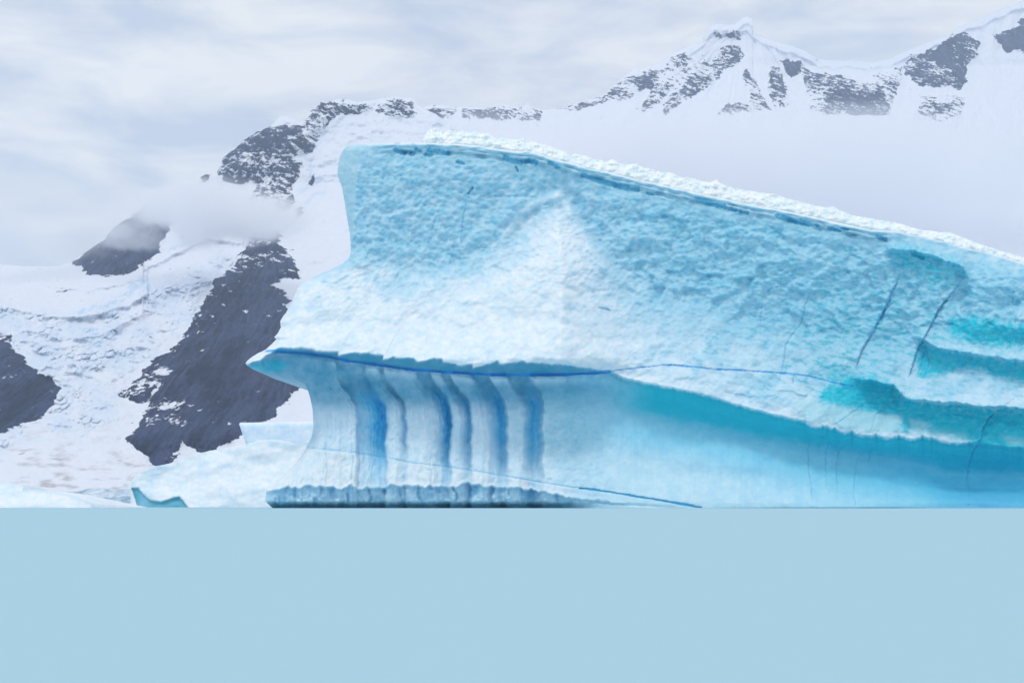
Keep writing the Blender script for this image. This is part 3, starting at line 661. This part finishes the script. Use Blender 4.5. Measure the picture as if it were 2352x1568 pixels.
# teal undercut of the right half
vdn = cy-led+4*nz2; vdp = cy-pl(Ldeep, cx)+10*nz
c = mixc(c, sst(vdn, 2, 12)*sst(cx, 1240, 1330)*(.80+.2*mot2), np.array([.36,.71,.88]))
tz = sst(vdn, 0, 9)*(.72*(1-sst(vdp, -16, 10))+.28*(1-sst(vdp, -10, 60)))*sst(cx+30*nz, 1330, 1520)
c = mixc(c, tz*.97, TEAL)
c = mixc(c, sst(vdn, 0, 9)*(1-sst(vdp, -14, 16))*sst(cx,1250,1330)*(1-sst(cx,1330,1520))*.4*sst(nz2,-.1,.3), TEAL)
c = mixc(c, np.exp(-((vdp-10)/24.)**2)*sst(cx, 1340, 1600)*.6, np.array([.12,.60,.80]))
# the smooth lower bowl: pale, bluer to the right and upwards
lz = sst(vdp, 4, 50)*sst(cx, 1240, 1330)
c = mixc(c, lz*(.55+.25*mot2), np.array([.44,.75,.90]))
lowp = sst(vdp, 55, 140)*(1-sst(cx, 1850, 2250)); c = mixc(c, lowp*.62, np.array([.68,.85,.93]))
c = mixc(c, lz*.22*sst(ridged(cx/15.+.5*fbm(cx/60.,cy/60.,2,821), cy/260., 3, 822), .2, .8), np.array([.75,.90,.96]))
gl = np.clip(sst(-(cy-pl(Ldeep, cx)), -120, 0)*.85*rt+sst(cx, 1500, 2200)*.55+.12*nz, 0, 1)
c = mixc(c, lz*gl, np.array([.20,.66,.86]))
c = mixc(c, lz*.75*sst(cx+.5*(1160-cy), 2090, 2290), np.array([.13,.50,.76]))
c = mixc(c, sst(cx, 2050, 2300)*tz*.5, np.array([.02,.42,.62]))
c = mixc(c, (1-rt)*sst(cy-led, 0, 8)*(.50-.35*sst(cy, 960, 1080)), np.array([.50,.75,.92]))
c = mixc(c, np.exp(-((vdp-26)/30.)**2)*sst(cx, 1850, 2150)*.75, np.array([.07,.56,.80]))
# left half under the ledge: shade painted into the underside, clear blue ice in the flutes
ul_shade = sst(cy-led, 0, 8)*(1-sst(cy, 905, 960))*(1-rt)
c = mixc(c, np.clip(ul_shade*(.85+.4*nz-.55*sst(fl, -22, -4)*sst(cx,740,800)*np.exp(-((cy-vein-14)/12.)**2)), 0, 1), np.array([.10,.38,.56]))
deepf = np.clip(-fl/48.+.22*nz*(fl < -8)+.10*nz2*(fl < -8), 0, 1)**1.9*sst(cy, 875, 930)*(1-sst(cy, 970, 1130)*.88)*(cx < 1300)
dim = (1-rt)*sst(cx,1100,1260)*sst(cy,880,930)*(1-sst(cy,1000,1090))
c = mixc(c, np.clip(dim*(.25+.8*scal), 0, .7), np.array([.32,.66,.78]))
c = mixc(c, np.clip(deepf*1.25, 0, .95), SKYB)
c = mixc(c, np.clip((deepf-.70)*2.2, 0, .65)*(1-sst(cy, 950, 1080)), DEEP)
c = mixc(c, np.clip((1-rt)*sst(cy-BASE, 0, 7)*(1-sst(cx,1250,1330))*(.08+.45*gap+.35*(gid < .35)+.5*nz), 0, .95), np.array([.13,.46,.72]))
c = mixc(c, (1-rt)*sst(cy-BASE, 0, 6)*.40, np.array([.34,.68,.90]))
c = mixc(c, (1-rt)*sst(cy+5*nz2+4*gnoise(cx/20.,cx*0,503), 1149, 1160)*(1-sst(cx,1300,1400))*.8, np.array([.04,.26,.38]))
c = mixc(c, zpoly([(570,842),(600,830),(640,826),(665,840),(640,854),(590,852)], 4, .3)*.6, TEAL)
c = mixc(c, sst(ex-cx, -4, 6)*(1-sst(cy, 560, 600))*.55, np.array([.42,.66,.76]))
# snowy crests of the pyramid, their highlight put into the colour
for pts, wd, a in (([(1280,448),(1284,520),(1290,620),(1295,720)], 12, .25), ([(1282,448),(1232,468),(1190,492),(1160,540),(1140,600)], 8, .5), ([(1284,450),(1312,490),(1350,560),(1400,630)], 9, .35)):
    q, t = seg_dist(cx+5*nz*2, cy+5*nz2, pts); c = mixc(c, a*np.exp(-(q/wd)**2)*(1-.6*t), WHITE)
v2b = sst(cy-v2y, 0, 5)*(1-sst(cy-BASE, -3, 3))*(1-sst(cx, 1280, 1340)); c = mixc(c, v2b*.6*(1-.8*np.clip(deepf*2, 0, 1))*sst(fl, -40, -10), WHITE)
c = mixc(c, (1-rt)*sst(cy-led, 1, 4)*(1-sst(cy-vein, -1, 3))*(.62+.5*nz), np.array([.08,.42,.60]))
# veins and cracks
c = mixc(c, V1*.95, np.array([.05,.38,.82])); c = mixc(c, np.clip(V1b,0,1)*(.55+.45*sst(nz2,-.3,.1)), np.array([.06,.38,.78]))
c = mixc(c, V2*.6, SKYB); c = mixc(c, V2b*.9, np.array([.05,.50,.78])); c = mixc(c, V3*.5*sst(nz2,-.2,.2), SKYB)
c = mixc(c, crk*(.45+.5*sst(nz2,-.25,.25)), np.array([.10,.45,.76]))
c = np.clip(c, 0, .95)

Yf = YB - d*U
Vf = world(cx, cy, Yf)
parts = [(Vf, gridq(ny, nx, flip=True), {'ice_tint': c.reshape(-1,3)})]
# left flank running back from the left outline
K = 10; fw = []; fc = []
for k in range(K+1):
    u_ = k/K; q = Vf[:,0].copy(); q[:,1] += 46*u_**1.2; q[:,0] += 6*u_**2+3*fbm(PY[:,0]/60., PY[:,0]*0+k*.4, 3, 9)*u_; fw.append(q)
    fc.append(c[:,0]*(1-u_)+WHITE*u_)
fw = np.stack(fw[::-1], 1); fc = np.stack(fc[::-1], 1)
parts.append((fw, gridq(ny, K+1, flip=True), {'ice_tint': fc.reshape(-1,3)}))
# top surface, back over the crown and down to the sea
xs_ = PX[0]; cap_h = pl([(540,0),(800,0),(975,1.0),(1300,1.2),(2000,1.0),(2200,1.6),(2352,1.2),(2480,1)], xs_)
cpv = []; cpc = []
for k, (yo, zo) in enumerate([(0,0),(.6,.10),(1.6,.18),(3,.3),(5,.5),(8,.8),(12,1.0),(17,1.0),(24,.3),(32,-3),(40,-9)]):
    q = Vf[0].copy(); q[:,1] += yo; q[:,2] += np.minimum(zo,1)*cap_h*.35 + min(zo,0) + .22*fbm(xs_/14., xs_*0+yo*.8, 3, 13)*min(1, yo); cpv.append(q); cpc.append(np.ones((nx,3))*WHITE)
q = cpv[-1].copy(); q[:,1] += 4; q[:,2] = -1; cpv.append(q); cpc.append(cpc[-1])
cpv = np.stack(cpv[::-1]); cpc = np.stack(cpc)
parts.append((cpv, gridq(12, nx, flip=True), {'ice_tint': cpc.reshape(-1,3)}))
root = bpy.data.objects.new('iceberg', None); COL.objects.link(root); root.location = (12, YB, 0)
tag(root, 'huge blue and white iceberg with fluted columns under a jutting ledge, filling the right side', 'iceberg')
def child(o, p=root):
    o.parent = p; o.matrix_parent_inverse = p.matrix_world.inverted() if False else __import__('mathutils').Matrix.Translation(-p.location); return o
V_, Q_, A_ = merge(parts)
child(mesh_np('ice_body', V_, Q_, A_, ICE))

# the crest of crusted snow behind the top edge
CS = [(968,326),(972,318),(976,310),(984,300),(992,296),(1010,297),(1022,301),(1035,300),(1050,304),(1062,301),(1075,305),(1090,303),(1105,307),(1120,306),(1130,312),(1142,319),(1155,317),(1170,320),(1185,321),(1200,318),(1212,322),(1228,326),(1240,331),
  (1262,335),(1280,343),(1300,350),(1310,360),(1320,353),(1345,358),(1365,366),(1380,368),(1392,372),(1408,366),(1420,374),(1440,378),(1461,376),(1480,386),(1500,389),(1520,396),(1540,396),(1565,408),(1592,409),(1610,416),(1630,419),(1645,412),(1655,421),(1684,432),
  (1720,438),(1750,443),(1781,446),(1810,457),(1840,464),(1870,472),(1882,474),(1900,477),(1912,474),(1925,481),(1956,494),(1990,500),(2031,507),(2060,512),(2079,517),(2110,527),(2161,533),(2180,533),(2200,541),(2250,560),(2298,576),(2352,592),(2480,628)]
nxs = 1150; xs_ = np.linspace(968, 2470, nxs)
zt = pl(CS, xs_) + 1.5*gnoise(xs_/5., xs_*0, 501)+1.3*gnoise(xs_/11., xs_*0, 502)
zb = pl(YT, xs_)+3
n2 = 46; t = np.linspace(0, 1, n2)[:,None]
py = zt*(1-t)+zb*t; px = xs_+0*py
yd = 6.5 - 4.5*sst(xs_, 1900, 2200)
f1, f2, cid = worley(px/8.5, py*0+.5, 510); g1, g2, gc = worley(px/15.+py/60., py/12., 511)
h = (zb-zt)[None,:]
bul = .20*ridged(px/7., py/60., 2, 515) + .75*fbm(px/22., py/14., 4, 512, .45) + .45*(1-g1)
Yc = YB + yd + 1.5 - bul - 1.6*t**.8*np.minimum(h/20., 1) + .9*np.exp(-((1-t)*h)/2.5)
c_top = YB + yd
Vc = world(px, py, Yc)
ct = np.ones(py.shape+(3,))*np.array([.88,.935,.955]); ct = mixc(ct, .35*np.exp(-((1-t)*h/4.))*sst(gnoise(px/20., px*0, 514), -.2, .2)+.15*sst(g1,.4,.8), np.array([.30,.66,.84]))
bk = []
for k, (yo, zo) in enumerate([(.8,.1),(2,.0),(4,-.4),(8,-1.2),(14,-2.5),(22,-4.5)]):
    q = Vc[0].copy(); q[:,1] += yo; q[:,2] += zo; bk.append(q)
bk = np.stack(bk[::-1]); Vc2 = np.concatenate([bk, Vc]); cc = np.concatenate([np.ones((6, nxs, 3))*WHITE, ct])
child(mesh_np('snow_crest', Vc2, gridq(n2+6, nxs, flip=True), {'ice_tint': cc.reshape(-1,3)}, ICE))

# ------------------------------------------------------------------ smaller ice behind and to the left
def small_berg(name, label, cat, outline_top, Y0, depth, bulge, tintf, x0, x1, step=1.5, seed=1, front=None, rough=1.0, slant=0., group=None):
    """a berg from its top outline: convex front down to the water, rounded crown, closed back"""
    k = Y0/F; xs = np.arange(x0, x1+.1, step); n = len(xs); yt = pl(outline_top, xs)+.8*gnoise(xs/9., xs*0, seed)
    m = 46; t = np.linspace(0, 1, m)[:,None]; py = yt*(1-t)+1172*t; px = xs+0*py
    dd = bulge(px, py, yt[None,:]+0*py) + rough*(3.0*fbm(px/60., py/24., 4, seed+2)+1.0*fbm(px/14., py/9., 3, seed+3))
    e = np.minimum(px-x0, x1-px); dd = dd - 16*np.exp(-e/7.)
    Yv = Y0 - dd*k; V = world(px+slant*(py-yt[None,:])*(1-sst(px, x0, x0+70)), py, Yv); B = []
    for j in range(1, 9):
        q = V[0].copy(); u = j/8; q[:,1] += depth*u; q[:,2] = q[:,2]*(1-u**2.2)-.5*u; B.append(q)
    B = np.stack(B[::-1]); Vt = np.concatenate([B, V]); ti = tintf(px, py, yt[None,:]+0*py)
    ti = np.concatenate([np.ones((8, n, 3))*WHITE, ti]); ps = [(Vt, gridq(m+8, n, flip=True), {'ice_tint': ti.reshape(-1,3)})]
    for col in (0, n-1):                        # closed ends
        a = V[:,col]; b = a.copy(); b[:,1] += depth*np.linspace(.02, 1, m)**.5
        W = np.stack([a, (a+b)/2, b], 1); tc_ = np.repeat(ti[8:, col][:,None], 3, 1)
        ps.append((W, gridq(m, 3, flip=(col != 0)), {'ice_tint': tc_.reshape(-1,3)}))
    V_, Q_, A_ = merge(ps)
    return tag(mesh_np(name, V_, Q_, A_, ICE), label, cat, group)
def plain(px, py, yt, a=.1, tgt=PALE, s=5):
    c = np.ones(px.shape+(3,))*WHITE; return mixc(c, np.clip(a+.5*fbm(px/40., py/22., 4, s), 0, .7), tgt)
# rolling snow-covered berg with a turquoise toe
def roll_tint(px, py, yt):
    c = plain(px, py, yt, .06)
    wx = px+3*fbm(px/12., py/12., 3, 66)
    z = sst(poly_sd(wx, py, [(302,1120),(318,1120),(330,1136),(345,1148),(370,1152),(400,1142),(412,1140),(420,1148),(434,1168),(434,1180),(320,1180),(312,1150)]), -1.5, 1.5)
    c = mixc(c, z*.95, np.array([.13,.48,.62])); c = mixc(c, .30*sst(-np.abs(px-352-.4*(1100-py)), -22, 0)*sst(py, 1040, 1070), np.array([.45,.68,.90])); return c
small_berg('iceberg', 'rolling snow covered iceberg with a turquoise toe, at the foot of the dark cliff', 'iceberg',
  [(300,1118),(302,1104),(312,1092),(330,1084),(350,1071),(375,1067),(400,1062),(430,1050),(450,1043),(480,1035),(520,1028),(560,1022),(595,1011),(620,1009),(645,1010),(665,1016),(685,1021),(700,1014),(712,1010),(760,1008)],
  260, 60, lambda px, py, yt: 60*sst(py-yt, 0, 160)+14*fbm(px/110., py/60., 3, 88)-14*sst(poly_sd(px, py, [(302,1120),(318,1120),(330,1136),(345,1148),(370,1152),(400,1142),(412,1140),(434,1168),(434,1185),(320,1185),(312,1150)]), -2, 3), roll_tint, 300, 760, seed=21)
small_berg('iceberg', 'flat topped pale blue slab of ice standing behind the rolling snowy iceberg', 'iceberg',
  [(548,974),(551,971),(570,970),(620,969),(680,968),(760,968)], 330, 40,
  lambda px, py, yt: 10*sst(py-yt, 0, 6)+.10*(py-yt)-(px-548)*.1, lambda px, py, yt: mixc(plain(px, py, yt, .48, np.array([.50,.72,.90]), 7), np.exp(-((py-yt)/4.)**2), WHITE), 549, 760, seed=31, rough=.4, slant=.34)
small_berg('iceberg', 'low smooth white dome of ice on the water at the left edge', 'iceberg',
  [(-160,1135),(-60,1132),(0,1132),(40,1127),(85,1125),(130,1128),(165,1138),(190,1147),(208,1156),(221,1168)], 190, 40,
  lambda px, py, yt: 26*sst(py-yt, 0, 40), lambda px, py, yt: plain(px, py, yt, .03, PALE, 8), -160, 221, seed=41, rough=.3)
small_berg('iceberg', 'small white iceberg half hidden behind the low dome at the left edge', 'iceberg',
  [(-160,1104),(0,1108),(30,1109),(52,1112),(58,1124),(100,1134)], 320, 40,
  lambda px, py, yt: 20*sst(py-yt, 0, 30), lambda px, py, yt: plain(px, py, yt, .12, PALE, 9), -160, 96, seed=51, rough=.6)
small_berg('ice_wall', 'low grey blue wall of crevassed ice at the shore below the glacier', 'ice wall',
  [(110,1131),(140,1130),(180,1127),(205,1121),(240,1122),(262,1125),(300,1122),(340,1119),(420,1117),(470,1120)], 620, 80,
  lambda px, py, yt: 10*sst(py-yt, 0, 20)+8*ridged(px/40., py/20., 3, 58), lambda px, py, yt: mixc(plain(px, py, yt, .45, np.array([.50,.60,.70]), 9), .5*sst(ridged((px+py)/50., py/9., 3, 59), .55, .8), np.array([.40,.50,.62])), 110, 470, seed=61, rough=1.4)

# ------------------------------------------------------------------ drifting mist and the air itself
def mist(px, py, Y, rx, ry, rz, dens, seed, rough=.9, soft=.45):
    """a drifting bank of cloud: a closed round body whose air thins out towards its rim"""
    m = bpy.data.materials.new('mist_air'); m.use_nodes = True; t = m.node_tree; N = t.nodes; L = t.links
    for n in list(N): N.remove(n)
    o = N.new('ShaderNodeOutputMaterial'); v = N.new('ShaderNodeVolumePrincipled'); v.inputs['Color'].default_value = (.985,.985,1,1)
    tc = N.new('ShaderNodeTexCoord'); ln = N.new('ShaderNodeVectorMath'); ln.operation = 'LENGTH'; L.new(tc.outputs['Object'], ln.inputs[0])
    mp = N.new('ShaderNodeMapping'); mp.inputs['Location'].default_value = (seed*1.3, seed*.7, seed*.2)
    mp.inputs['Scale'].default_value = (rx/rz*.9, 1.2, 1.3); L.new(tc.outputs['Object'], mp.inputs[0])
    nz = N.new('ShaderNodeTexNoise'); nz.inputs['Scale'].default_value = 1.0; nz.inputs['Detail'].default_value = 4; L.new(mp.outputs[0], nz.inputs['Vector'])
    def M(op, a, b):
        n = N.new('ShaderNodeMath'); n.operation = op
        for i, x in enumerate((a, b)):
            if isinstance(x, (int, float)): n.inputs[i].default_value = x
            else: L.new(x, n.inputs[i])
        return n.outputs[0]
    f = M('SUBTRACT', 1.0, ln.outputs['Value'])
    g = M('ADD', f, M('MULTIPLY', M('SUBTRACT', nz.outputs[0], .56), rough))
    r = N.new('ShaderNodeMapRange'); r.interpolation_type = 'SMOOTHSTEP'; r.inputs[2].default_value = soft; L.new(g, r.inputs[0])
    lim = N.new('ShaderNodeMapRange'); lim.interpolation_type = 'SMOOTHSTEP'; lim.inputs[2].default_value = .18; L.new(f, lim.inputs[0])
    L.new(M('MULTIPLY', M('MULTIPLY', r.outputs[0], lim.outputs[0]), dens), v.inputs['Density']); L.new(v.outputs[0], o.inputs['Volume'])
    nu, nv = 32, 17; a = np.linspace(0, 2*np.pi, nu+1)[:-1][None,:]; b = np.linspace(-np.pi/2, np.pi/2, nv)[:,None]
    W = np.stack([np.cos(b)*np.cos(a), np.cos(b)*np.sin(a), np.sin(b)+0*a], -1).reshape(-1,3)
    i0 = np.arange(nv-1)[:,None]*nu; j = np.arange(nu)[None,:]; j2 = (j+1) % nu
    Q = np.stack([(i0+j).ravel(), (i0+j2).ravel(), (i0+nu+j2).ravel(), (i0+nu+j).ravel()], -1)
    ob = mesh_np('mist', W, Q, mat=m); k = Y/F
    ob.location = world(px, py, Y); ob.scale = (rx*k, ry, rz*k); tag(ob, kind='stuff')
mist(1740,480,3050,840,480,258, .0070, 1, 1.0, .6)
mist(1560,440,3150,560,300,190, .0045, 2, .9)
mist(1120,330,3300,300,200,75, .0022, 6, .8)
mist(350,478,2150,120,130,46, .0100, 3, 1.0)
mist(490,495,2080,210,150,90, .0170, 4, 1.3)
mist(620,505,2000,120,110,66, .0150, 5, 1.2)
mist(430,450,2120,130,110,40, .0090, 15, 1.5)
mist(240,500,2200,120,120,60, .0050, 17, 1.4)
mist(90,540,2300,230,160,80, .0035, 8, .8)
mist(300,545,2150,110,110,34, .0060, 11, 1.1)
mist(1500,300,3500,420,160,62, .0022, 9, 1.2)
mist(2180,330,3300,260,160,90, .0020, 12, 1.3)
def haze():
    x0, x1, y0, y1, z0, z1 = -4200, 4200, -400, 6600, -1.0, 2150
    V = [(x0,y0,z0),(x1,y0,z0),(x1,y1,z0),(x0,y1,z0),(x0,y0,z1),(x1,y0,z1),(x1,y1,z1),(x0,y1,z1)]
    Q = [(0,3,2,1),(4,5,6,7),(0,1,5,4),(1,2,6,5),(2,3,7,6),(3,0,4,7)]
    tag(mesh_np('haze', V, Q, mat=volume_material('haze_air', 9.5e-5, (.72,.83,1.0)), smooth=False), kind='stuff')
haze()
